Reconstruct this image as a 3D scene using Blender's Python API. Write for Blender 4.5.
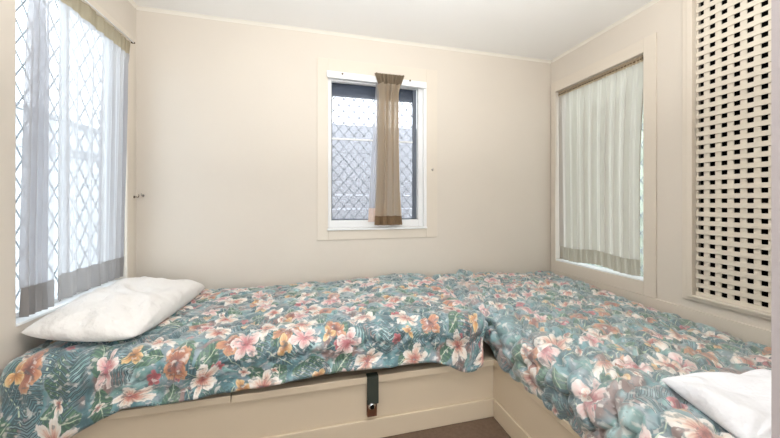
import bpy, bmesh, math, random
import numpy as np
from mathutils import Vector, Matrix
C = bpy.context.scene.collection
PI = math.pi
for o in list(bpy.data.objects): bpy.data.objects.remove(o)

# ------------------------------------------------------------------ camera, sky, lights, exposure
EYE = 1.108
cam = bpy.data.cameras.new('camera'); camo = bpy.data.objects.new('camera', cam); C.objects.link(camo)
cam.sensor_width = 36.0; cam.lens = 14.4; cam.shift_y = -17/780; cam.clip_start = 0.02
camo.location = (0, 0, EYE); camo.rotation_euler = (PI/2, 0, -math.radians(14.2))
bpy.context.scene.camera = camo
w = bpy.data.worlds.new('overcast_sky'); bpy.context.scene.world = w; w.use_nodes = True
bg = w.node_tree.nodes['Background']; bg.inputs[0].default_value = (.93, .97, 1.0, 1); bg.inputs[1].default_value = 4.4
def area(name, loc, rot, sx, sy, power, col):
    l = bpy.data.lights.new(name, 'AREA'); l.shape = 'RECTANGLE'; l.size = sx; l.size_y = sy; l.energy = power; l.color = col
    o = bpy.data.objects.new(name, l); C.objects.link(o); o.location = loc; o.rotation_euler = rot; return o
area('added_bounce_fill', (.45, .42, 1.78), (math.radians(166), 0, 0), 1.7, .5, 50, (1, .99, .975))  # added fill aimed up at the ceiling; the room has no such lamp
vs = bpy.context.scene.view_settings
vs.view_transform = 'Standard'; vs.look = 'None'; vs.gamma = 1; vs.use_curve_mapping = False; vs.exposure = 0.08

# ------------------------------------------------------------------ materials
def lin(r, g, b):
    f = lambda c: (c/255/12.92) if c/255 <= .04045 else ((c/255+.055)/1.055)**2.4
    return (f(r), f(g), f(b), 1)
def mat(name, rgb, rough=.6, metal=0, spec=.5, bump=0, bscale=80, var=0, bdist=.003):
    m = bpy.data.materials.new(name); m.use_nodes = True; nt = m.node_tree; p = nt.nodes['Principled BSDF']
    p.inputs['Base Color'].default_value = lin(*rgb); p.inputs['Roughness'].default_value = rough
    p.inputs['Metallic'].default_value = metal; p.inputs['Specular IOR Level'].default_value = spec
    tc = nt.nodes.new('ShaderNodeTexCoord')
    if bump:
        n = nt.nodes.new('ShaderNodeTexNoise'); n.inputs['Scale'].default_value = bscale; n.inputs['Detail'].default_value = 4
        nt.links.new(tc.outputs['Object'], n.inputs['Vector'])
        b = nt.nodes.new('ShaderNodeBump'); b.inputs['Strength'].default_value = bump; b.inputs['Distance'].default_value = bdist
        nt.links.new(n.outputs['Fac'], b.inputs['Height']); nt.links.new(b.outputs['Normal'], p.inputs['Normal'])
    if var:
        n = nt.nodes.new('ShaderNodeTexNoise'); n.inputs['Scale'].default_value = 3 if var < .2 else 60; n.inputs['Detail'].default_value = 5
        nt.links.new(tc.outputs['Object'], n.inputs['Vector'])
        mx = nt.nodes.new('ShaderNodeMix'); mx.data_type = 'RGBA'
        a = lin(*rgb); mx.inputs[6].default_value = tuple(c*(1-var) for c in a[:3])+(1,); mx.inputs[7].default_value = tuple(min(1, c*(1+var)) for c in a[:3])+(1,)
        nt.links.new(n.outputs['Fac'], mx.inputs[0]); nt.links.new(mx.outputs[2], p.inputs['Base Color'])
    return m
M = dict(
    wall=mat('cream_painted_wall', (220, 212, 201), .55, bump=.12, bscale=40, var=.03),
    trim=mat('cream_gloss_trim', (223, 214, 201), .38, bump=.06, bscale=30),
    ceiling=mat('white_ceiling_paint', (250, 250, 249), .7, bump=.05),
    scotia=mat('cream_scotia', (236, 232, 222), .5),
    base=mat('cream_painted_panel', (212, 196, 172), .42, bump=.1, bscale=25, var=.04),
    carpet=mat('brown_carpet', (112, 94, 80), .95, spec=.1, bump=1, bscale=260, var=.3),
    alu=mat('white_powdercoat', (238, 240, 242), .35),
    greyalu=mat('grey_blue_metal', (96, 104, 116), .5),
    wire=mat('grille_white_paint', (150, 153, 158), .5),
    wiregrey=mat('grille_grey_paint', (58, 64, 72), .5),
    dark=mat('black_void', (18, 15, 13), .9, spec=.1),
    lattice=mat('lattice_paint', (222, 214, 200), .5, bump=.08),
    pillow=mat('white_pillow_cotton', (236, 234, 232), .75, bump=.9, bscale=13, bdist=.03),
    pillow2=mat('white_pillowcase', (238, 240, 246), .7, bump=.8, bscale=11, bdist=.03),
    mattress=mat('rust_brown_ticking', (104, 66, 44), .8, bump=.2),
    strap=mat('dark_green_webbing', (52, 58, 50), .7, bump=.3, bscale=300),
    leather=mat('brown_leather_tab', (96, 58, 34), .6, bump=.2),
    chrome=mat('chrome', (210, 210, 212), .18, metal=1),
    brass=mat('old_dark_brass', (90, 70, 44), .35, metal=1),
    jamb=mat('pale_mauve_grey_gloss_paint', (190, 182, 184), .35),
    ground=mat('outdoor_concrete', (212, 210, 204), .9, bump=.4, var=.1),
    fence=mat('grey_blue_cladding', (160, 160, 164), .7, bump=.1),
    paleclad=mat('pale_cladding', (214, 217, 222), .7, bump=.1),
    leaf=mat('hedge_leaf', (158, 164, 146), .8, var=.3),
)
def cloth(name, rgb, transp, transl, stripes=0):
    m = bpy.data.materials.new(name); m.use_nodes = True; nt = m.node_tree; nt.nodes.clear()
    out = nt.nodes.new('ShaderNodeOutputMaterial'); d = nt.nodes.new('ShaderNodeBsdfDiffuse'); t = nt.nodes.new('ShaderNodeBsdfTranslucent')
    tr = nt.nodes.new('ShaderNodeBsdfTransparent'); a = nt.nodes.new('ShaderNodeMixShader'); b = nt.nodes.new('ShaderNodeMixShader')
    for n in (d, t): n.inputs['Color'].default_value = lin(*rgb)
    tr.inputs['Color'].default_value = lin(*[min(255, c+14) for c in rgb])
    a.inputs[0].default_value = transl; b.inputs[0].default_value = transp
    nt.links.new(d.outputs[0], a.inputs[1]); nt.links.new(t.outputs[0], a.inputs[2])
    # weave: fine threads modulate how much is let through; more cloth at grazing angles
    tc = nt.nodes.new('ShaderNodeTexCoord'); nz = nt.nodes.new('ShaderNodeTexNoise'); nz.inputs['Scale'].default_value = 9
    mp = nt.nodes.new('ShaderNodeMapping'); mp.inputs['Scale'].default_value = (6, 6, .5)
    nt.links.new(tc.outputs['Object'], mp.inputs[0]); nt.links.new(mp.outputs[0], nz.inputs['Vector'])
    lw = nt.nodes.new('ShaderNodeLayerWeight'); lw.inputs[0].default_value = .35
    m1 = nt.nodes.new('ShaderNodeMath'); m1.operation = 'MULTIPLY_ADD'; m1.inputs[1].default_value = -transp*.9; m1.inputs[2].default_value = transp*1.1
    m2 = nt.nodes.new('ShaderNodeMath'); m2.operation = 'MULTIPLY_ADD'; m2.inputs[1].default_value = .12; m2.inputs[2].default_value = -.06
    m3 = nt.nodes.new('ShaderNodeMath'); m3.operation = 'ADD'; m3.use_clamp = True
    nt.links.new(lw.outputs['Facing'], m1.inputs[0]); nt.links.new(nz.outputs['Fac'], m2.inputs[0])
    nt.links.new(m1.outputs[0], m3.inputs[0]); nt.links.new(m2.outputs[0], m3.inputs[1]); nt.links.new(m3.outputs[0], b.inputs[0])
    nt.links.new(a.outputs[0], b.inputs[1]); nt.links.new(tr.outputs[0], b.inputs[2]); nt.links.new(b.outputs[0], out.inputs[0])
    return m
M['sheer'] = cloth('sheer_grey_white_voile', (216, 216, 219), .44, .65)
M['sheerhem'] = cloth('sheer_double_hem', (166, 163, 162), .12, .45)
M['header'] = cloth('taupe_header_tape', (176, 166, 144), .03, .3)
M['sheer3'] = cloth('beige_voile', (196, 188, 178), .24, .6)
M['sheer3hem'] = cloth('beige_double_hem', (172, 164, 150), .12, .45)
M['header3'] = cloth('shirred_beige_header', (180, 164, 140), .05, .3)
M['header2'] = cloth('dark_taupe_pleat_tape', (132, 118, 100), .02, .2)
M['taupe'] = cloth('taupe_voile_bunched', (212, 198, 178), .25, .5)
M['taupehem'] = cloth('brown_hem', (134, 112, 88), .02, .25)
M['pinkhem'] = cloth('pale_pink_hem', (232, 208, 194), .1, .5)
def pane_mat(name, frost, rgb):
    m = bpy.data.materials.new(name); m.use_nodes = True; nt = m.node_tree; nt.nodes.clear()
    out = nt.nodes.new('ShaderNodeOutputMaterial'); tr = nt.nodes.new('ShaderNodeBsdfTransparent'); tl = nt.nodes.new('ShaderNodeBsdfTranslucent')
    gl = nt.nodes.new('ShaderNodeBsdfGlossy'); gl.inputs['Roughness'].default_value = .03
    a = nt.nodes.new('ShaderNodeMixShader'); b = nt.nodes.new('ShaderNodeMixShader'); lw = nt.nodes.new('ShaderNodeLayerWeight'); fr = nt.nodes.new('ShaderNodeMath'); fr.operation = 'POWER'; fr.inputs[1].default_value = 4
    nt.links.new(lw.outputs['Facing'], fr.inputs[0])
    tr.inputs[0].default_value = lin(*rgb); tl.inputs[0].default_value = lin(*rgb); a.inputs[0].default_value = frost
    nt.links.new(tr.outputs[0], a.inputs[1]); nt.links.new(tl.outputs[0], a.inputs[2])
    nt.links.new(fr.outputs[0], b.inputs[0]); nt.links.new(a.outputs[0], b.inputs[1]); nt.links.new(gl.outputs[0], b.inputs[2]); nt.links.new(b.outputs[0], out.inputs[0])
    return m
M['glass'] = pane_mat('clear_window_glass', .05, (244, 248, 250))
M['frost'] = pane_mat('hazy_window_glass', .22, (238, 240, 244))

# ---- floral quilt fabric: flowers, fronds and leaves laid out in the fabric's own flat coordinates (metres)
class NX:
    def __init__(s, nt): s.nt = nt
    def m(s, op, *a, clamp=False):
        n = s.nt.nodes.new('ShaderNodeMath'); n.operation = op; n.use_clamp = clamp
        for i, x in enumerate(a):
            if isinstance(x, (int, float)): n.inputs[i].default_value = x
            else: s.nt.links.new(x, n.inputs[i])
        return n.outputs[0]
    def v(s, op, a, b=None, out=0):
        n = s.nt.nodes.new('ShaderNodeVectorMath'); n.operation = op
        for i, x in enumerate((a, b)):
            if x is None: continue
            if isinstance(x, (tuple, list)): n.inputs[i].default_value = x
            elif isinstance(x, (int, float)): n.inputs[3].default_value = x
            else: s.nt.links.new(x, n.inputs[i])
        return n.outputs[out]
    def scale(s, a, k):
        n = s.nt.nodes.new('ShaderNodeVectorMath'); n.operation = 'SCALE'; s.nt.links.new(a, n.inputs[0])
        if isinstance(k, (int, float)): n.inputs[3].default_value = k
        else: s.nt.links.new(k, n.inputs[3])
        return n.outputs[0]
    def xyz(s, a):
        n = s.nt.nodes.new('ShaderNodeSeparateXYZ'); s.nt.links.new(a, n.inputs[0]); return n.outputs
    def ss(s, x, lo, hi):
        n = s.nt.nodes.new('ShaderNodeMapRange'); n.interpolation_type = 'SMOOTHSTEP'
        s.nt.links.new(x, n.inputs[0])
        for i, q in ((1, lo), (2, hi)):
            if isinstance(q, (int, float)): n.inputs[i].default_value = q
            else: s.nt.links.new(q, n.inputs[i])
        return n.outputs[0]
    def mix(s, f, a, b):
        n = s.nt.nodes.new('ShaderNodeMix'); n.data_type = 'RGBA'
        for i, q in ((0, f), (6, a), (7, b)):
            if isinstance(q, (int, float)): n.inputs[i].default_value = q
            elif isinstance(q, tuple): n.inputs[i].default_value = q
            else: s.nt.links.new(q, n.inputs[i])
        return n.outputs[2]
    def noise(s, vec, scale, detail=3, dim='2D'):
        n = s.nt.nodes.new('ShaderNodeTexNoise'); n.noise_dimensions = dim; n.inputs['Scale'].default_value = scale; n.inputs['Detail'].default_value = detail
        s.nt.links.new(vec, n.inputs['Vector']); return n.outputs
    def ramp(s, f, stops):
        n = s.nt.nodes.new('ShaderNodeValToRGB'); e = n.color_ramp.elements
        for i, (p, c) in enumerate(stops):
            q = e[i] if i < 2 else e.new(p)
            q.position = p; q.color = lin(*c)
        s.nt.links.new(f, n.inputs[0]); return n.outputs[0]
    def cell(s, vec, pitch, off, rnd=.55):
        p = s.v('ADD', s.scale(vec, 1/pitch), off)
        n = s.nt.nodes.new('ShaderNodeTexVoronoi'); n.voronoi_dimensions = '2D'; n.inputs['Scale'].default_value = 1; n.inputs['Randomness'].default_value = rnd
        s.nt.links.new(p, n.inputs['Vector'])
        loc = s.scale(s.v('SUBTRACT', p, n.outputs['Position']), pitch)
        c = s.nt.nodes.new('ShaderNodeSeparateColor'); s.nt.links.new(n.outputs['Color'], c.inputs[0])
        x, y, _ = s.xyz(loc)
        return x, y, c.outputs[0], c.outputs[1], c.outputs[2]
    def rot(s, x, y, a):
        ca = s.m('COSINE', a); sa = s.m('SINE', a)
        return s.m('ADD', s.m('MULTIPLY', x, ca), s.m('MULTIPLY', y, sa)), s.m('SUBTRACT', s.m('MULTIPLY', y, ca), s.m('MULTIPLY', x, sa))

def floral(pale_mix=0):
    m = bpy.data.materials.new('tropical_floral_quilt'); m.use_nodes = True; nt = m.node_tree; P = nt.nodes['Principled BSDF']
    X = NX(nt); uv = nt.nodes.new('ShaderNodeUVMap').outputs[0]
    nz = X.noise(uv, 16, 3)['Color']
    nb = X.noise(uv, 6, 1)['Color']; nf = X.noise(uv, 60, 2)['Color']
    vec = X.v('ADD', uv, X.scale(X.v('SUBTRACT', nz, (.5, .5, .5)), .014))
    vec = X.v('ADD', vec, X.scale(X.v('SUBTRACT', nb, (.5, .5, .5)), .05))
    vec = X.v('ADD', vec, X.scale(X.v('SUBTRACT', nf, (.5, .5, .5)), .004))
    n1 = X.noise(vec, 9, 3)['Fac']; n2 = X.noise(X.v('ADD', vec, (7, 3, 0)), 7, 3)['Fac']; fine = X.noise(vec, 70, 3)['Fac']
    col = X.ramp(n1, [(.30, (50, 98, 110)), (.72, (172, 204, 208)), (.42, (92, 146, 154)), (.52, (136, 152, 164)), (.60, (96, 148, 146))])
    col = X.mix(X.ss(n2, .54, .64), col, lin(140, 112, 108))
    # broad leaves
    for k, (pit, off, L, W, ca, cb) in enumerate([(.135, (3.1, 1.7, 0), .075, .036, (44, 92, 74), (84, 130, 98)), (.15, (9.4, 6.2, 0), .08, .03, (40, 82, 94), (78, 126, 136))]):
        x, y, r, g, b = X.cell(vec, pit, off)
        x, y = X.rot(x, y, X.m('MULTIPLY', r, 6.283))
        q = X.m('SUBTRACT', 1, X.m('POWER', X.m('ABSOLUTE', X.m('DIVIDE', x, L)), 2))
        wy = X.m('MULTIPLY', q, W); mask = X.ss(X.m('SUBTRACT', wy, X.m('ABSOLUTE', y)), 0, .003)
        vein = X.m('SINE', X.m('MULTIPLY', X.m('SUBTRACT', x, X.m('MULTIPLY', X.m('ABSOLUTE', y), .8)), 380))
        c = X.mix(X.ss(vein, .2, .95), lin(*ca), lin(*cb))
        c = X.mix(X.ss(X.m('ABSOLUTE', y), .0022, .0008), c, lin(190, 205, 180))
        col = X.mix(X.m('MULTIPLY', mask, X.ss(g, .25, .27)), col, c)
    # palm fronds: leaflets swept off a midrib
    for pit, off, thr in ((.19, (1.3, 8.8, 0), .30), (.21, (14.3, 2.8, 0), .5)):
        x, y, r, g, b = X.cell(vec, pit, off)
        x, y = X.rot(x, y, X.m('MULTIPLY', r, 6.283)); ay = X.m('ABSOLUTE', y)
        wy = X.m('MULTIPLY', X.m('SUBTRACT', 1, X.m('POWER', X.m('ABSOLUTE', X.m('DIVIDE', x, .092)), 2.4)), .062)
        leaf = X.m('SINE', X.m('MULTIPLY', X.m('SUBTRACT', x, X.m('MULTIPLY', ay, .75)), 400))
        env = X.ss(X.m('SUBTRACT', wy, ay), 0, .004)
        thin = X.m('MULTIPLY', ay, 14)
        lm = X.ss(leaf, X.m('SUBTRACT', thin, .75), X.m('SUBTRACT', thin, .35))
        hl = X.ss(leaf, .86, 1.0)
        c = X.mix(hl, lin(26, 66, 78), X.mix(b, lin(70, 124, 134), lin(150, 184, 188)))
        col = X.mix(X.m('MULTIPLY', X.m('MULTIPLY', env, lm), X.ss(g, thr, thr+.02)), col, c)
    # flowers
    def flower(pit, off, R, n, stops, thr, sharp=.6, dep=.5, rnd=.5, edge=None):
        nonlocal col
        x, y, r, g, b = X.cell(vec, pit, off, rnd)
        # seen half side-on: squash along one random axis
        x, y = X.rot(x, y, X.m('MULTIPLY', r, 6.283)); y = X.m('MULTIPLY', y, X.m('ADD', 1, X.m('MULTIPLY', b, .6)))
        ang = X.m('ARCTAN2', y, x); rad = X.m('SQRT', X.m('ADD', X.m('MULTIPLY', x, x), X.m('MULTIPLY', y, y)))
        pet = X.m('POWER', X.m('ABSOLUTE', X.m('COSINE', X.m('MULTIPLY', ang, n/2))), sharp)
        Rr = X.m('MULTIPLY', X.m('ADD', 1-dep, X.m('MULTIPLY', pet, dep)), R)
        Rr = X.m('ADD', Rr, X.m('MULTIPLY', X.m('SUBTRACT', fine, .5), R*.35))
        q = X.m('DIVIDE', rad, Rr); mask = X.ss(q, 1.0, .93)
        streak = X.m('MULTIPLY', X.m('SINE', X.m('MULTIPLY', ang, n*5)), .07)
        c = X.ramp(X.m('ADD', X.m('ADD', q, streak), X.m('MULTIPLY', X.m('SUBTRACT', fine, .5), .35)), stops)
        seam = X.m('MULTIPLY', X.ss(pet, .45, .12), X.ss(q, .12, .3))
        c = X.mix(X.m('MULTIPLY', seam, .75), c, lin(*edge) if edge else lin(120, 70, 50))
        col = X.mix(X.m('MULTIPLY', mask, X.ss(g, thr, thr+.02)), col, c)
    crim = [(0, (120, 40, 50)), (1, (206, 120, 128)), (.5, (172, 66, 78))]
    orange = [(0, (96, 46, 44)), (1, (208, 160, 120)), (.3, (146, 80, 66)), (.65, (190, 122, 88))]
    cream = [(0, (130, 56, 56)), (1, (240, 236, 232)), (.22, (188, 104, 92)), (.45, (222, 180, 160)), (.7, (238, 226, 214))]
    pink = [(0, (160, 60, 76)), (1, (238, 228, 224)), (.3, (204, 128, 132)), (.6, (228, 188, 184))]
    gold = [(0, (130, 80, 40)), (1, (234, 206, 150)), (.4, (196, 134, 70))]
    flower(.15, (5.5, 2.2, 0), .028, 5, crim, .5, edge=(80, 30, 40))
    flower(.23, (2.7, 12.1, 0), .062, 4, orange, .42, dep=.42, edge=(120, 50, 30))
    flower(.18, (7.9, 4.4, 0), .038, 3, gold, .5, sharp=1.0, dep=.7)
    flower(.22, (16.6, 9.9, 0), .066, 5, pink, .35, sharp=.9, dep=.62, edge=(150, 70, 70))
    flower(.225, (11.2, 21.5, 0), .078, 5, cream, .25, sharp=.9, dep=.6, edge=(150, 84, 56))
    flower(.15, (4.2, 31.5, 0), .022, 4, cream, .55, sharp=.9, dep=.6)
    st = X.noise(X.v('MULTIPLY', vec, (42, 66, 1)), 1, 3)['Fac']; st2 = X.noise(X.v('MULTIPLY', X.v('ADD', vec, (2, 5, 0)), (34, 70, 1)), 1, 3)['Fac']
    col = X.mix(X.m('MULTIPLY', X.ss(st, .57, .69), .6), col, lin(232, 226, 220))
    col = X.mix(X.m('MULTIPLY', X.ss(st2, .56, .68), .6), col, lin(40, 78, 88))
    
    if pale_mix: col = X.mix(pale_mix, col, lin(212, 224, 227))      # whole print mixed evenly toward pale blue-white
    nt.links.new(col, P.inputs['Base Color'])
    P.inputs['Coat Weight'].default_value = .45; P.inputs['Coat Roughness'].default_value = .3; P.inputs['Roughness'].default_value = .40; P.inputs['Specular IOR Level'].default_value = .8
    P.inputs['Sheen Weight'].default_value = .45; P.inputs['Sheen Roughness'].default_value = .5
    P.inputs['Sheen Tint'].default_value = (.9, .96, 1, 1)
    bn = nt.nodes.new('ShaderNodeBump'); bn.inputs['Strength'].default_value = .55; bn.inputs['Distance'].default_value = .006
    nt.links.new(X.noise(uv, 38, 4)['Fac'], bn.inputs['Height']); nt.links.new(bn.outputs[0], P.inputs['Normal'])
    return m
M['floral'] = floral(.05); M['floral_pale'] = floral(.17)

# ------------------------------------------------------------------ helpers
def tag(o, label=None, cat=None, group=None, kind=None):
    if label: o['label'] = label
    if cat: o['category'] = cat
    if group: o['group'] = group
    if kind: o['kind'] = kind
    return o
def obj(name, bm, m, parent=None, smooth=False, bevel=0, solid=0, offset=-1):
    me = bpy.data.meshes.new(name); bmesh.ops.recalc_face_normals(bm, faces=bm.faces[:]) if not smooth else None
    bm.to_mesh(me); bm.free(); me.materials.append(m)
    o = bpy.data.objects.new(name, me); C.objects.link(o)
    if parent: o.parent = parent; o.matrix_parent_inverse = Matrix.Translation(-parent.location)
    for p in me.polygons: p.use_smooth = smooth
    if solid:
        s = o.modifiers.new('thickness', 'SOLIDIFY'); s.thickness = solid; s.offset = offset
    if bevel:
        b = o.modifiers.new('bevel', 'BEVEL'); b.width = bevel; b.segments = 2; b.limit_method = 'ANGLE'
    return o
def thing(name, loc, label, cat, group=None):
    o = bpy.data.objects.new(name, None); C.objects.link(o); o.location = loc; o.empty_display_size = .05
    return tag(o, label, cat, group)
def box(bm, x0, x1, y0, y1, z0, z1):
    v = [bm.verts.new(p) for p in ((x0,y0,z0),(x1,y0,z0),(x1,y1,z0),(x0,y1,z0),(x0,y0,z1),(x1,y0,z1),(x1,y1,z1),(x0,y1,z1))]
    for f in ((3,2,1,0),(4,5,6,7),(0,1,5,4),(1,2,6,5),(2,3,7,6),(3,0,4,7)): bm.faces.new([v[i] for i in f])
def B(*boxes):
    bm = bmesh.new()
    for b in boxes: box(bm, *b)
    return bm
def tube(bm, pts, r, seg=8, cap=True):
    rings = []
    n = len(pts); pts = [Vector(p) for p in pts]
    up = Vector((0, 0, 1))
    for i, p in enumerate(pts):
        d = (pts[min(i+1, n-1)] - pts[max(i-1, 0)]).normalized()
        a = d.cross(up)
        if a.length < .05: a = d.cross(Vector((1, 0, 0)))
        a.normalize(); b = d.cross(a)
        rr = r[i] if isinstance(r, (list, tuple)) else r
        rings.append([bm.verts.new(p + a*math.cos(t)*rr + b*math.sin(t)*rr) for t in [2*PI*k/seg for k in range(seg)]])
    for i in range(n-1):
        for k in range(seg): bm.faces.new((rings[i][k], rings[i][(k+1) % seg], rings[i+1][(k+1) % seg], rings[i+1][k]))
    if cap: bm.faces.new(rings[0][::-1]); bm.faces.new(rings[-1])
def struct(name, bm, m, parent=None, **k):
    o = obj(name, bm, m, parent, **k)
    if not parent: o['kind'] = 'structure'
    return o

XL, XR, YB, H = -1.114, 2.123, 2.40, 2.39
YN = -.95                                    # where the room behind the viewer opens to daylight
# ------------------------------------------------------------------ setting
struct('floor', B((XL-.12, XR+.12, YN, YB+.12, -.06, 0)), M['carpet'])
struct('ceiling', B((XL-.12, XR+.12, YN, YB+.12, H, H+.06)), M['ceiling'])
WL = (1.534, 2.262, .622, 2.11)    # left window opening y0,y1,z0,z1
WB = (.124, .911, .908, 2.06)      # back window opening x0,x1,z0,z1
WR = (1.577, 2.340, .585, 2.09)    # right window opening
LT = (.945, 1.298, .578, 2.26)     # lattice opening
T = .11
def wall_with_hole(axis, c0, c1, a0, a1, holes):
    holes = sorted(holes); bm = bmesh.new(); cur = a0
    def bb(p0, p1, z0, z1):
        if axis == 'x': box(bm, c0, c1, p0, p1, z0, z1)
        else: box(bm, p0, p1, c0, c1, z0, z1)
    for h in holes:
        bb(cur, h[0], 0, H); bb(h[0], h[1], 0, h[2]); bb(h[0], h[1], h[3], H); cur = h[1]
    bb(cur, a1, 0, H); return bm
struct('wall_back', wall_with_hole('y', YB, YB+T, XL-T, XR+T, [WB]), M['wall'])
struct('wall_left', wall_with_hole('x', XL-T, XL, YN, YB, [WL]), M['wall'])
struct('wall_right', wall_with_hole('x', XR, XR+T, .25, YB, [LT, WR]), M['wall'])
struct('wall_front', B((.708, XR, .25, .33, 0, H)), M['wall'])
struct('wall_rear', wall_with_hole('y', YN-T, YN, XL-T, XR+T, [(-.3, .6, .001, 2.04)]), M['wall'])
struct('wall_entry', B((XR, XR+T, YN, .25, 0, H)), M['wall'])
struct('door_1', B((.706, .735, .24, .3305, 0, H)), M['jamb'])            # painted jamb at the end of the front wall
# scotia at the ceiling
def scotia(name, pts):
    bm = bmesh.new()
    (x0, y0), (x1, y1), (nx, ny) = pts; s = .018
    prof = [(0, 0), (s, 0), (s*.45, -s*.45), (0, -s)]
    R = [[bm.verts.new((x+nx*a, y+ny*a, H+b)) for a, b in prof] for x, y in ((x0, y0), (x1, y1))]
    for k in range(4): bm.faces.new((R[0][k], R[0][(k+1) % 4], R[1][(k+1) % 4], R[1][k]))
    bm.faces.new(R[0]); bm.faces.new(R[1][::-1]); struct(name, bm, M['scotia'])
scotia('trim_1', ((XL, YB), (XR, YB), (0, -1)))
scotia('trim_2', ((XL, YN), (XL, YB-.018), (1, 0)))
scotia('trim_3', ((XR, .33), (XR, YB-.018), (-1, 0)))
# flat boards round the windows
def ring(axis, c0, c1, o, i):
    if axis == 'y': f = lambda p0, p1, z0, z1: (p0, p1, c0, c1, z0, z1)
    else: f = lambda p0, p1, z0, z1: (c0, c1, p0, p1, z0, z1)
    return B(f(o[0], i[0], o[2], o[3]), f(i[1], o[1], o[2], o[3]), f(i[0], i[1], o[2], i[2]), f(i[0], i[1], i[3], o[3]))
struct('trim_4', ring('y', YB-.007, YB, (.043, 1.007, .82, 2.19), WB), M['trim'], bevel=.002)
struct('trim_5', ring('x', XR-.011, XR, (1.500, 2.388, .497, 2.18), WR), M['trim'], bevel=.003)
struct('trim_6', ring('x', XR-.016, XR, (.90, 1.353, .548, 2.31), LT), M['trim'], bevel=.003)
struct('trim_7', ring('x', XR-.026, XR-.016, (.93, 1.327, .565, 2.28), LT), M['trim'], bevel=.003)
struct('trim_8', B((XL, XL+.016, 2.262, 2.330, .55, 2.16), (XL, XL+.016, 1.534, 2.262, 2.11, 2.16)), M['trim'], bevel=.004)
struct('trim_9', B((XR-.014, XR, .33, YB, 0, .496)), M['trim'], bevel=.002)
struct('trim_10', B((XL, XL+.010, 2.330, 2.346, .5, 2.14)), M['trim'], bevel=.003)

# windows -------------------------------------------------------------
def grille(axis, c, r, pw, ph, rad, m, parent, node=0):
    bm = bmesh.new(); a0, a1, z0, z1 = r
    def P(a, z, dc=0): return (c+dc, a, z) if axis == 'x' else (a, c+dc, z)
    # wires zig-zag upward so that neighbours meet in diamonds
    n = int((a1-a0)/pw)+2
    for k in range(-1, n):
        for s in (1, -1):
            pts = []; z = z0; i = 0
            # each straight diagonal clipped to the frame
    slope = ph/pw
    span = (z1-z0)/slope
    k = math.floor((a0-span)/pw)
    a = a0-span
    while a < a1+span:
        for s in (1, -1):
            p0 = [a, z0]; p1 = [a+s*span, z1]
            t0, t1 = 0, 1; d = p1[0]-p0[0]
            ta = (a0-p0[0])/d; tb = (a1-p0[0])/d
            t0 = max(0, min(ta, tb)); t1 = min(1, max(ta, tb))
            if t1-t0 > .01:
                q0 = (p0[0]+d*t0, z0+(z1-z0)*t0); q1 = (p0[0]+d*t1, z0+(z1-z0)*t1)
                tube(bm, [P(*q0, s*rad*.5), P(*q1, s*rad*.5)], rad, 6)
        a += pw
    if node:
        i = 0; 
        na = int((a1-a0)/pw)+4
        for iz in range(1, int((z1-z0)/(ph/2))):
            z = z0+iz*ph/2
            for ia in range(-3, na+3):
                for base in (a0-span,):
                    aa = base + (round((a0-base)/pw)+ia)*pw + (pw/2 if iz % 2 else 0)
                    if a0+.01 < aa < a1-.01:
                        bmesh.ops.create_icosphere(bm, subdivisions=1, radius=node, matrix=Matrix.Translation(P(aa, z)))
    return obj('security_grille', bm, m, parent, smooth=True)
# left
w1 = obj('window_1', ring('x', XL-.085, XL-.055, WL, (WL[0]+.03, WL[1]-.03, WL[2]+.03, WL[3]-.03)), M['alu'], bevel=.002); w1['kind'] = 'structure'
ym = 1.90
obj('mullion', B((XL-.082, XL-.060, ym-.012, ym+.012, WL[2]+.03, WL[3]-.03)), M['alu'], w1)
obj('pane', B((XL-.074, XL-.070, WL[0]+.028, WL[1]-.028, WL[2]+.028, WL[3]-.028)), M['glass'], w1)
obj('sill', B((XL-.056, XL+.006, WL[0]+.001, WL[1]-.001, WL[2]-.0, WL[2]+.012)), M['alu'], w1, bevel=.003)
grille('x', XL-.10, (WL[0], WL[1], WL[2], WL[3]), .086, .135, .0036, M['wire'], w1)
# back
w2 = obj('window_2', ring('y', YB+.008, YB+.05, WB, (.150, .846, .966, 2.03)), M['alu'], bevel=.003); w2['kind'] = 'structure'
obj('jamb', B((.884, .911, YB-.016, YB+.006, .905, 2.045)), M['alu'], w2, bevel=.003)
obj('sill', B((.118, .915, YB-.022, YB+.006, .893, .908)), M['alu'], w2, bevel=.003)
obj('inner_frame', B((.815, .846, YB+.051, YB+.07, .95, 2.045), (.150, .158, YB+.051, YB+.07, .95, 2.045), (.15, .846, YB+.051, YB+.07, .955, .974)), M['greyalu'], w2)
obj('head_box', B((.15, .85, YB+.08, YB+.108, 1.945, 2.06)), M['greyalu'], w2)
obj('meeting_rail', B((.15, .846, YB+.056, YB+.066, 1.595, 1.607)), M['alu'], w2)
obj('pane', B((.15, .82, YB+.060, YB+.064, .97, 2.04)), M['frost'], w2)
obj('latch', B((.126, .134, YB-.006, YB+.012, 1.32, 1.37), (.126, .134, YB-.006, YB+.012, 1.09, 1.14)), M['alu'], w2)
grille('y', YB+.135, (.13, .86, .93, 1.98), .0815, .096, .0036, M['wiregrey'], w2, node=.0095)
# right
w3 = obj('window_3', ring('x', XR+.055, XR+.085, WR, (WR[0]+.016, WR[1]-.03, WR[2]+.012, WR[3]-.03)), M['alu'], bevel=.002); w3['kind'] = 'structure'
obj('pane', B((XR+.068, XR+.072, WR[0]+.014, WR[1]-.028, WR[2]+.010, WR[3]-.028)), M['glass'], w3)
obj('sill', B((XR-.004, XR+.056, WR[0]+.001, WR[1]-.001, WR[2], WR[2]+.010)), M['alu'], w3, bevel=.003)
grille('x', XR+.10, (WR[0], WR[1], WR[2], WR[3]), .084, .122, .0034, M['wire'], w3)

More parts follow.
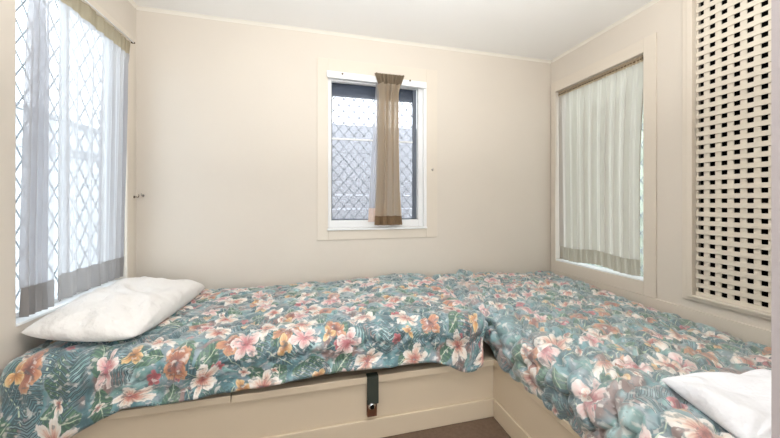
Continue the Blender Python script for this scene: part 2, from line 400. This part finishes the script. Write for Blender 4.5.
# lattice panel over a dark opening ------------------------------------
lp = thing('lattice_panel', (XR+.02, (LT[0]+LT[1])/2, LT[2]), 'tall cream lattice panel with small square holes in the right wall', 'lattice')
p = .0503; hw = .0245; xs = XR+.006
bm = bmesh.new()
z = .606-.5*p
zs = []
z = .606
while z > LT[2]: z -= p
z += p/2+hw/2*0
# horizontal slats centred half a pitch off the hole rows
k = 0; z0 = .612-p/2
while z0-p > LT[2]-p: z0 -= p
z = z0
while z < LT[3]+p:
    a, b = max(LT[2], z-(p-hw)/2), min(LT[3], z+(p-hw)/2)
    if b-a > .003: box(bm, xs, xs+.006, LT[0], LT[1], a, b)
    z += p
obj('cross_slats', bm, M['lattice'], lp, bevel=.001)
bm = bmesh.new(); y = 1.022-p/2-p
while y < LT[1]+p:
    a, b = max(LT[0], y-(p*1.01-hw)/2), min(LT[1], y+(p*1.01-hw)/2)
    if b-a > .003: box(bm, xs+.0065, xs+.0125, a, b, LT[2], LT[3])
    y += p*1.012
obj('upright_slats', bm, M['lattice'], lp, bevel=.001)
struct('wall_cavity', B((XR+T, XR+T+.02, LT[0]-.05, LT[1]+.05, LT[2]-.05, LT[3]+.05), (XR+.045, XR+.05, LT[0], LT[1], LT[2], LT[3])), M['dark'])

# ------------------------------------------------------------------ outside
struct('ground', B((-9, 9, -6, 9, -.5, -.42)), M['ground'])
bm = bmesh.new()
for k in range(14): box(bm, -2.2, 2.6, 4.0+(k % 2)*.004, 4.06, -.42+k*.18, -.42+k*.18+.176)
tag(obj('boundary_fence', bm, M['fence']), 'pale grey blue clad wall seen through the back window', 'fence')
bm = bmesh.new()
for k in range(15): box(bm, -3.62, -3.55+(k % 2)*.004, 1.2, 9, -.42+k*.18, -.42+k*.18+.176)
ff = thing('garden_fence', (-3.6, 4, -.42), 'pale fence standing outside the left window', 'fence')
obj('boards', bm, M['paleclad'], ff); obj('rail', B((-3.55, -3.50, 1.2, 9, 1.80, 1.90)), M['fence'], ff); obj('cap', B((-3.66, -3.50, 1.2, 9, 2.28, 2.34)), M['fence'], ff)

rh = random.Random(4); bm = bmesh.new()
bmesh.ops.create_icosphere(bm, subdivisions=5, radius=1)
for v in bm.verts:
    d = v.co.copy(); k = 1+.10*math.sin(d.x*9+d.z*7)*math.sin(d.y*11+1)+.05*math.sin(d.x*31)*math.sin(d.y*27+d.z*29)+rh.uniform(-.035, .035)
    v.co = Vector((d.x*.95*k, d.y*2.3*k, d.z*2.3*k))
    v.co += Vector((4.9, 4.7, 1.75))
hd = thing('garden_shrub', (4.9, 4.7, -.42), 'pale green shrub outside the right window', 'shrub')
obj('foliage', bm, M['leaf'], hd)
bm = bmesh.new(); tube(bm, [(4.9, 4.7, -.42), (4.9, 4.7, .2)], .06); obj('trunk', bm, M['leather'], hd)

# ------------------------------------------------------------------ beds
def bed_left():
    t = thing('storage_bed_base', (-.1, 1.9, 0), 'cream panelled storage bed base along the back wall with a strap latch', 'bed base')
    obj('body', B((XL+.001, .920, 1.441, YB-.001, .0, .285)), M['base'], t)
    obj('top_rail', B((XL+.002, -.326, 1.424, 1.46, .270, .300)), M['base'], t, bevel=.003)
    obj('top_rail', B((-.321, .920, 1.422, 1.46, .268, .299)), M['base'], t, bevel=.003)
    obj('skirting', B((XL+.002, .920, 1.429, 1.4405, 0, .094)), M['base'], t, bevel=.004)
    s = obj('latch_strap', B((.250, .304, 1.414, 1.4215, .175, .296), (.250, .304, 1.414, 1.450, .296, .303)), M['strap'], t, bevel=.002)
    s['label'] = 'dark green webbing strap over the rail'
    obj('tab', B((.252, .298, 1.4215, 1.4405, .112, .185)), M['leather'], s, bevel=.003)['label'] = 'brown leather tab'
    bm = bmesh.new(); bmesh.ops.create_cone(bm, cap_ends=True, segments=20, radius1=.017, radius2=.013, depth=.008, matrix=Matrix.Translation((.272, 1.410, .168)) @ Matrix.Rotation(PI/2, 4, 'X'))
    obj('snap_button', bm, M['chrome'], s, bevel=.002)['label'] = 'round chrome snap button'
    bm = bmesh.new(); bmesh.ops.create_cone(bm, cap_ends=True, segments=16, radius1=.009, radius2=.009, depth=.004, matrix=Matrix.Translation((.272, 1.4045, .168)) @ Matrix.Rotation(PI/2, 4, 'X'))
    obj('button_center', bm, M['dark'], s)
bed_left()
def bed_right():
    t = thing('storage_bed_base', (1.5, 1.2, 0), 'cream storage bed base along the right wall with its front in shade', 'bed base')
    obj('body', B((.9215, XR-.015, .332, YB-.001, 0, .285)), M['base'], t)
    obj('top_rail', B((.9105, .94, .332, 1.425, .270, .299)), M['base'], t, bevel=.003)
    obj('skirting', B((.910, .921, .332, 1.427, 0, .094)), M['base'], t, bevel=.004)
bed_right()
def rbox(name, x0, x1, y0, y1, z0, z1, m, label):
    return tag(obj(name, B((x0, x1, y0, y1, z0, z1)), m, bevel=.03), label, 'mattress')
rbox('mattress', XL+.03, .86, 1.475, YB-.03, .300, .478, M['mattress'], 'brown mattress under the quilt beside the back wall')
rbox('mattress', .985, XR-.06, .36, YB-.03, .300, .385, M['mattress'], 'brown mattress under the quilt beside the right wall')

rng = np.random.default_rng(5)
def vnoise(x, y, s, seed):
    r = np.random.default_rng(seed); G = r.random((128, 128))
    X = x/s+40; Y = y/s+40; i = np.floor(X).astype(int); j = np.floor(Y).astype(int); fx = X-i; fy = Y-j
    fx = fx*fx*(3-2*fx); fy = fy*fy*(3-2*fy); g = lambda a, b: G[a % 128, b % 128]
    return (g(i, j)*(1-fx)+g(i+1, j)*fx)*(1-fy)+(g(i, j+1)*(1-fx)+g(i+1, j+1)*fx)*fy-.5
def puff(U, V, pitch, seed, wid=.011):
    """height 0..1 of quilting pillows between stitched, wandering seams"""
    r = np.random.default_rng(seed)
    u0, u1, v0, v1 = U.min()-.2, U.max()+.2, V.min()-.2, V.max()+.2
    nx, ny = int((u1-u0)/pitch)+1, int((v1-v0)/pitch)+1
    S = [(u0+(i+.5*(j % 2)+r.uniform(-.3, .3))*pitch, v0+(j+r.uniform(-.3, .3))*pitch) for i in range(nx) for j in range(ny)]
    S = np.array(S)
    du = U+.022*vnoise(U, V, .06, seed+1)*2; dv = V+.022*vnoise(U, V, .06, seed+2)*2
    out = np.zeros(U.size); fu, fv = du.ravel(), dv.ravel()
    for a in range(0, U.size, 4000):
        d = np.sqrt((fu[a:a+4000, None]-S[None, :, 0])**2+(fv[a:a+4000, None]-S[None, :, 1])**2)
        d.partition(1, axis=1); out[a:a+4000] = d[:, 1]-d[:, 0]
    h = 1-np.exp(-out/wid)
    return h.reshape(U.shape)
def drape(name, box_, ext, r, ztop, step, uvoff, label, amp, pitch, seed, trimf=None, flip=False, crease=.004, fabric='floral'):
    """quilt laid over a rounded mattress: flat sheet beyond the edges rolls over and hangs.
    box_=(x0,x1,y0,y1) flat top, ext=(left,right,front,back) cloth beyond it."""
    x0, x1, y0, y1 = box_; L, R, F, K = ext
    A = np.arange(x0-L, x1+R+step*.5, step); Bv = np.arange(y0-F, y1+K+step*.5, step)
    U, V = np.meshgrid(A, Bv, indexing='ij')
    UU, VV = (U, V) if trimf is None else trimf(U, V)
    da = np.where(UU < x0, UU-x0, np.where(UU > x1, UU-x1, 0)); db = np.where(VV < y0, VV-y0, np.where(VV > y1, VV-y1, 0))
    d = np.sqrt(da**2+db**2); dd = np.maximum(d, 1e-6); nx, ny = da/dd, db/dd
    ang = np.minimum(d/r, PI/2); hang = np.maximum(d-r*PI/2, 0)
    px = np.clip(UU, x0, x1)+nx*r*np.sin(ang); py = np.clip(VV, y0, y1)+ny*r*np.sin(ang)
    pz = ztop(px, py)-r*(1-np.cos(ang))-hang
    nrm = np.stack([nx*np.sin(ang), ny*np.sin(ang), np.cos(ang)], -1)
    h = puff(U, V, pitch, seed)
    edge = np.minimum(np.minimum(U-A[0], A[-1]-U), np.minimum(V-Bv[0], Bv[-1]-V))
    h = h*(1-np.exp(-np.maximum(edge, 0)/.02))
    disp = amp(U, V, hang)*h + .010*vnoise(U, V, .16, seed+7)*2 + .004*vnoise(U, V, .045, seed+8)*2
    wu = U+.05*vnoise(U, V, .12, seed+12); wv = V+.05*vnoise(U, V, .12, seed+13)
    disp = disp + crease*(np.minimum(np.abs(vnoise(wu*.6+wv*.3, wv-.3*wu, .055, seed+9))*6, 1)-1)
    fl = .026*np.clip((hang-.07)/.06, 0, 1); pos = np.stack([px+nx*fl, py+ny*fl, pz], -1)+nrm*disp[..., None]
    bm = bmesh.new(); uvl = bm.loops.layers.uv.new('UVMap')
    vs_ = [[bm.verts.new(pos[i, j]) for j in range(len(Bv))] for i in range(len(A))]
    for i in range(len(A)-1):
        for j in range(len(Bv)-1):
            f = bm.faces.new((vs_[i][j], vs_[i+1][j], vs_[i+1][j+1], vs_[i][j+1]))
            for l, (a, b) in zip(f.loops, ((i, j), (i+1, j), (i+1, j+1), (i, j+1))):
                u_, v_ = U[a, b], V[a, b]
                l[uvl].uv = ((v_, -u_) if flip else (u_, v_)); l[uvl].uv[0] += uvoff[0]; l[uvl].uv[1] += uvoff[1]
    o = obj(name, bm, M[fabric], smooth=True, solid=.010)
    return tag(o, label, 'quilt')
# left bed: hangs over the front; its front corners drop lower, the right end rolls down beside the other bed
def trim1(U, V):
    db = np.maximum(1.484-V, 0)
    # right corner of the flap is drawn in, ends of the flap hang a little lower
    U2 = np.where(U > .55, .55+(U-.55)*(1-.30*np.clip(db/.22, 0, 1)), U)
    low = .075*np.exp(-((U-.84)/.15)**2)+.105*np.clip((-.70-U)/.2, 0, 1)
    V2 = np.where(V < 1.484, 1.484-(db*(1+low/.21)), V)
    return U2, V2
zt1 = lambda x, y: .506+.022*np.clip((x+.5)/1.2, 0, 1)+.010*np.sin(x*5+1)*np.cos(y*4)+.010*np.exp(-((x-.3)/.5)**2)*np.clip((y-1.5)/.6, 0, 1)-.012*np.clip((y-2.25)/.15, 0, 1)
drape('floral_quilt', (XL+.045, .83, 1.484, 2.32), (.036, .115, .215, .062), .062, zt1, .011, (0, 0),
      'teal tropical floral quilt over the bed along the back wall, hanging over its front', lambda U, V, h: .019*np.clip(1-h*7, .2, 1), .085, 11, trim1)
def trim2(U, V):                      # tucked short where the two beds meet
    k = np.clip((V-1.36)/.12, 0, 1); k = k*k*(3-2*k)
    return np.where(U < 1.0, 1.0+(U-1.0)*(1-.22*k), U), V
zt2 = lambda x, y: .492-.026*np.clip((x-1.0)/1.0, 0, 1)-.01*np.clip((1.6-y)/1.2, 0, 1)-.055*np.clip((2.3-y)/1.4, 0, 1)*np.clip((x-1.35)/.65, 0, 1)+.008*np.sin(x*6)*np.cos(y*5)+.05*np.exp(-(((x-1.22)/.07)**2+((y-2.36)/.03)**2))
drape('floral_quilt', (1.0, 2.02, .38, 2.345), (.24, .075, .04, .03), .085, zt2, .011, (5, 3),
      'paler puffed floral quilt over the bed along the right wall', lambda U, V, h: .040*np.clip(1-h*4, .35, 1), .095, 23, trim2, True, .016, 'floral_pale')

# ------------------------------------------------------------------ pillows
def pillow(name, loc, rot, lx, ly, h, m, label, seed, power=.42, rnd=.3):
    n = 84; r = np.linspace(-1, 1, n); U, V = np.meshgrid(r, r, indexing='ij')
    ed = (1-np.abs(U)**2.6)*(1-np.abs(V)**2.6); th = np.maximum(ed, 0)**power
    pin = .10; sx = 1-pin*(1-V**2)*np.abs(U)**3; sy = 1-pin*(1-U**2)*np.abs(V)**3
    X = U*lx/2*sx*np.sqrt(1-rnd*V**2/2); Y = V*ly/2*sy*np.sqrt(1-rnd*U**2/2)
    def fold(s): return vnoise(X*np.cos(s)+Y*np.sin(s), (Y*np.cos(s)-X*np.sin(s))*.35, .055, seed)
    w_ = (fold(.6)*.030+fold(1.3)*.022+fold(-.5)*.018+vnoise(X, Y, .15, seed+4)*.034)
    rad = np.exp(-(((np.abs(U)-1)**2+(np.abs(V)-1)**2)/.25)); ang = np.arctan2(1-np.abs(V), 1-np.abs(U))
    w_ = w_+rad*.008*np.sin(ang*14)
    bm = bmesh.new(); tops, bots = [], []
    Mx = Matrix.Translation(loc) @ rot
    for i in range(n):
        a, b = [], []
        for j in range(n):
            zt = h*.62*th[i, j]+w_[i, j]*th[i, j]
            a.append(bm.verts.new((X[i, j], Y[i, j], zt)))
            if i in (0, n-1) or j in (0, n-1): b.append(a[-1])
            else: b.append(bm.verts.new((X[i, j], Y[i, j], -h*.38*th[i, j])))
        tops.append(a); bots.append(b)
    for i in range(n-1):
        for j in range(n-1):
            bm.faces.new((tops[i][j], tops[i+1][j], tops[i+1][j+1], tops[i][j+1]))
            bm.faces.new((bots[i][j], bots[i][j+1], bots[i+1][j+1], bots[i+1][j]))
    o = obj(name, bm, m, smooth=True); o.matrix_world = Mx
    return tag(o, label, 'pillow')
E3 = lambda a, b, c: Matrix.Rotation(math.radians(c), 4, 'Z') @ Matrix.Rotation(math.radians(b), 4, 'Y') @ Matrix.Rotation(math.radians(a), 4, 'X')
pillow('pillow', (-.885, 1.905, .574), E3(0, 7, -3), .46, .90, .145, M['pillow'], 'white pillow leaning on the sill of the left window', 3, rnd=.55)
pillow('pillow', (1.315, .545, .530), E3(0, 0, -20), .60, .30, .10, M['pillow2'], 'white pillow at the near end of the right bed', 9)

# ------------------------------------------------------------------ curtains
def curtain_sheet(name, m, parent, P, path, amp, waves, z0, z1, seed, ns=160, nz=40, zfun=None, phase=0, gather=None):
    """path(s, v)->(along, depth); pleats ripple along s. P maps (along, depth, z)->xyz"""
    r = random.Random(seed); bm = bmesh.new(); rows = []
    ph = [r.uniform(0, 6.28) for _ in range(4)]
    for i in range(ns+1):
        s = i/ns; row = []
        for j in range(nz+1):
            v = j/nz
            a, d = path(s, v)
            k = waves*2*PI*s
            off = amp*(.6*math.sin(k+ph[0]+.5*math.sin(k*.31+ph[1])+.35*v)+.4*math.sin(k*1.73+ph[2]-.5*v))
            za, zb = (z0, z1) if zfun is None else zfun(s)
            row.append(bm.verts.new(P(a+.3*off, d+off*(1 if gather is None else gather(v)), zb+(za-zb)*v)))
        rows.append(row)
    for i in range(ns):
        for j in range(nz): bm.faces.new((rows[i][j], rows[i+1][j], rows[i+1][j+1], rows[i][j+1]))
    return obj(name, bm, m, parent, smooth=True)
# left window: two sheer drops on a spring wire, taupe heading tape and hem
PL = lambda a, d, z: (XL+.018+d, a, z)
def left_curtain(label, ya, yb, sa, sb, zbot, seed, amp, waves, pinch, dense=None):
    t = thing('sheer_curtain', (XL+.02, (ya+yb)/2, 2.1), label, 'curtain', None)
    def path(v0, v1):
        def f(s, v):
            q = v0+(v1-v0)*v
            e = min(1, q*3)
            a0 = ya+(sa-ya)*pinch(q); b0 = yb+(sb-yb)*pinch(q)
            return a0+(b0-a0)*(s if dense is None else 1-(1-s)**dense), .0
        return f
    zt = 2.105; zh = zbot+.115; H_ = zt-zbot
    f1 = (.085)/H_; f2 = (zt-zh)/H_
    curtain_sheet('heading', M['header'], t, PL, path(0, f1), amp*.45, waves*1.0, zt-.085, zt, seed, nz=6)
    curtain_sheet('drop', M['sheer'], t, PL, path(f1, f2), amp, waves, zh, zt-.083, seed, gather=lambda v: .5+.5*min(1, v*4))
    curtain_sheet('hem', M['sheerhem'], t, PL, path(f2, 1), amp, waves, zbot, zh+.002, seed, nz=6)
    return t
left_curtain('narrow sheer grey drop bunched at the near side of the left window', 1.575, 1.685, 1.540, 1.665, .655, 4, .018, 4, lambda q: min(1, q*1.2)**.9)
left_curtain('wide sheer white drop covering the far half of the left window', 1.70, 2.285, 1.70, 2.20, .665, 8, .015, 8, lambda q: .25+.75*q if q > .1 else .25*min(1, q*10+.0)+.0, 1.7)
t = thing('curtain_wire', (XL+.03, 1.9, 2.09), 'thin curtain wire across the top of the left window', 'curtain wire')
bm = bmesh.new(); tube(bm, [(XL+.03, 1.45, 2.112), (XL+.03, 1.9, 2.108), (XL+.03, 2.305, 2.112)], .0035); obj('wire', bm, M['alu'], t, smooth=True)
bm = bmesh.new(); tube(bm, [(XL+.015, 2.305, 2.112), (XL+.036, 2.305, 2.112)], .005); obj('end_hook', bm, M['brass'], t, smooth=True)
bm = bmesh.new(); tube(bm, [(XL, 1.45, 2.112), (XL+.036, 1.45, 2.112)], .005); obj('end_hook', bm, M['brass'], t, smooth=True)

# right window: one beige sheer
PR = lambda a, d, z: (XR+.022-d, a, z)
t = thing('sheer_curtain', (XR+.02, 1.97, 2.08), 'beige sheer curtain gathered across the right window', 'curtain')
def rp(v0, v1):
    def f(s, v):
        q = v0+(v1-v0)*v
        near = 1.585+.040*math.sin(min(1, q*1.6)*PI/2); far = 2.332-.02*q
        return far+(near-far)*s, 0
    return f
zf = lambda off: (lambda s: (0, 0))
zb = lambda s: .612-.010*math.sin(s*9)+.0*s
curtain_sheet('heading', M['header3'], t, PR, rp(0, .03), .006, 34, 2.045, 2.088, 2, ns=400, nz=4)
curtain_sheet('drop', M['sheer3'], t, PR, rp(.03, .92), .016, 11, 0, 0, 2, ns=260, zfun=lambda s: (zb(s)+.11, 2.046), gather=lambda v: .45+.55*min(1, v*5))
curtain_sheet('hem', M['sheer3hem'], t, PR, rp(.92, 1), .012, 15, 0, 0, 2, ns=260, nz=6, zfun=lambda s: (zb(s), zb(s)+.111))
t = thing('curtain_rod', (XR+.02, 1.97, 2.075), 'thin brass curtain rod inside the top of the right window', 'curtain rod')
bm = bmesh.new(); tube(bm, [(XR+.024, 1.578, 2.066), (XR+.024, 2.339, 2.066)], .005); obj('rod', bm, M['brass'], t, smooth=True)
bm = bmesh.new(); tube(bm, [(XR+.024, 1.577, 2.066), (XR+.024, 1.60, 2.066)], [.014, .012]); obj('end_bracket', bm, M['brass'], t, smooth=True)

# back window: white rail and one taupe drop drawn into a bunch
t = thing('curtain_rail', (.5, YB-.03, 2.06), 'white metal curtain rail above the back window', 'curtain rail')
def slab(x0, x1, za0, za1, zb0, zb1, y0, y1):
    bm = bmesh.new(); v = [bm.verts.new(p) for p in ((x0,y0,za0),(x1,y0,zb0),(x1,y1,zb0),(x0,y1,za0),(x0,y0,za1),(x1,y0,zb1),(x1,y1,zb1),(x0,y1,za1))]
    for f in ((3,2,1,0),(4,5,6,7),(0,1,5,4),(1,2,6,5),(2,3,7,6),(3,0,4,7)): bm.faces.new([v[i] for i in f])
    return bm
obj('track', slab(.113, .905, 2.050, 2.092, 2.036, 2.076, YB-.030, YB-.008), M['alu'], t, bevel=.003)
obj('lower_lip', slab(.118, .900, 2.040, 2.050, 2.026, 2.036, YB-.034, YB-.010), M['alu'], t, bevel=.002)
for x in (.23, .765):
    bm = bmesh.new(); bmesh.ops.create_cone(bm, cap_ends=True, segments=10, radius1=.008, radius2=.006, depth=.006, matrix=Matrix.Translation((x, YB-.032, 2.075)) @ Matrix.Rotation(PI/2, 4, 'X'))
    obj('screw', bm, M['brass'], t)
t = thing('bunched_curtain', (.58, YB-.05, 2.09), 'narrow bunched taupe curtain with a brown hem in the back window', 'curtain')
PB = lambda a, d, z: (a, YB-.052-d, z)
def bp(z0, z1):
    Z = [(2.10, .475, .715), (2.03, .498, .690), (1.95, .510, .668), (1.80, .504, .668), (1.5, .502, .668), (1.2, .492, .676), (.93, .474, .694)]
    def f(s, v):
        z = z1+(z0-z1)*v
        for (za, a0, b0), (zb_, a1, b1) in zip(Z, Z[1:]):
            if z >= zb_-1e-6:
                k = (za-z)/(za-zb_); k = max(0, min(1, k)); l = a0+(a1-a0)*k; r_ = b0+(b1-b0)*k; return l+(r_-l)*s, 0
        return Z[-1][1]+(Z[-1][2]-Z[-1][1])*s, 0
    return f
curtain_sheet('heading', M['header2'], t, PB, bp(2.02, 2.10), .012, 9, 2.02, 2.10, 6, ns=220, nz=8)
curtain_sheet('drop', M['taupe'], t, PB, bp(1.0, 2.02), .044, 4, 1.0, 2.02, 6, ns=220)
curtain_sheet('hem', M['taupehem'], t, PB, bp(.93, 1.0), .014, 4, .93, 1.002, 6, ns=220, nz=6)
PB2 = lambda a, d, z: (a, YB-.026-d, z)
lin_ = lambda t0, t1, b0, b1: (lambda s, v: ((t0+(b0-t0)*v)+((t1+(b1-t1)*v)-(t0+(b0-t0)*v))*s, 0))
curtain_sheet('lining', M['sheer'], t, PB2, lin_(.486, .56, .43, .56), .005, 3, 1.06, 2.04, 3, ns=60)
curtain_sheet('lining_hem', M['pinkhem'], t, PB2, lin_(.43, .56, .425, .56), .005, 3, .955, 1.061, 3, ns=60, nz=5)

# ------------------------------------------------------------------ hooks
def hook(loc, d, m, label, group=None, ln=.022):
    t = thing('wall_hook', loc, label, 'hook', group); L = Vector(loc); D = Vector(d)
    bm = bmesh.new(); tube(bm, [L, L+D*.003], .008, 12); obj('base_plate', bm, m, t, smooth=False)
    bm = bmesh.new(); tube(bm, [L+D*.003, L+D*ln*.7, L+D*ln+Vector((0, 0, -.004)), L+D*(ln+.006)+Vector((0, 0, .008)), L+D*(ln+.004)+Vector((0, 0, .016))], .0026, 8); obj('shank', bm, m, t, smooth=True)
hook((XL+.0, 2.371, 1.141), (1, 0, 0), M['brass'], 'dark tie-back hook on the left wall near the corner')
hook((-1.075, YB, 1.150), (0, -1, 0), M['chrome'], 'silver tie-back hook on the back wall by the left corner')
hook((.963, YB-.007, 1.371), (0, -1, 0), M['chrome'], 'small silver hook on the back wall right of the window', ln=.010)
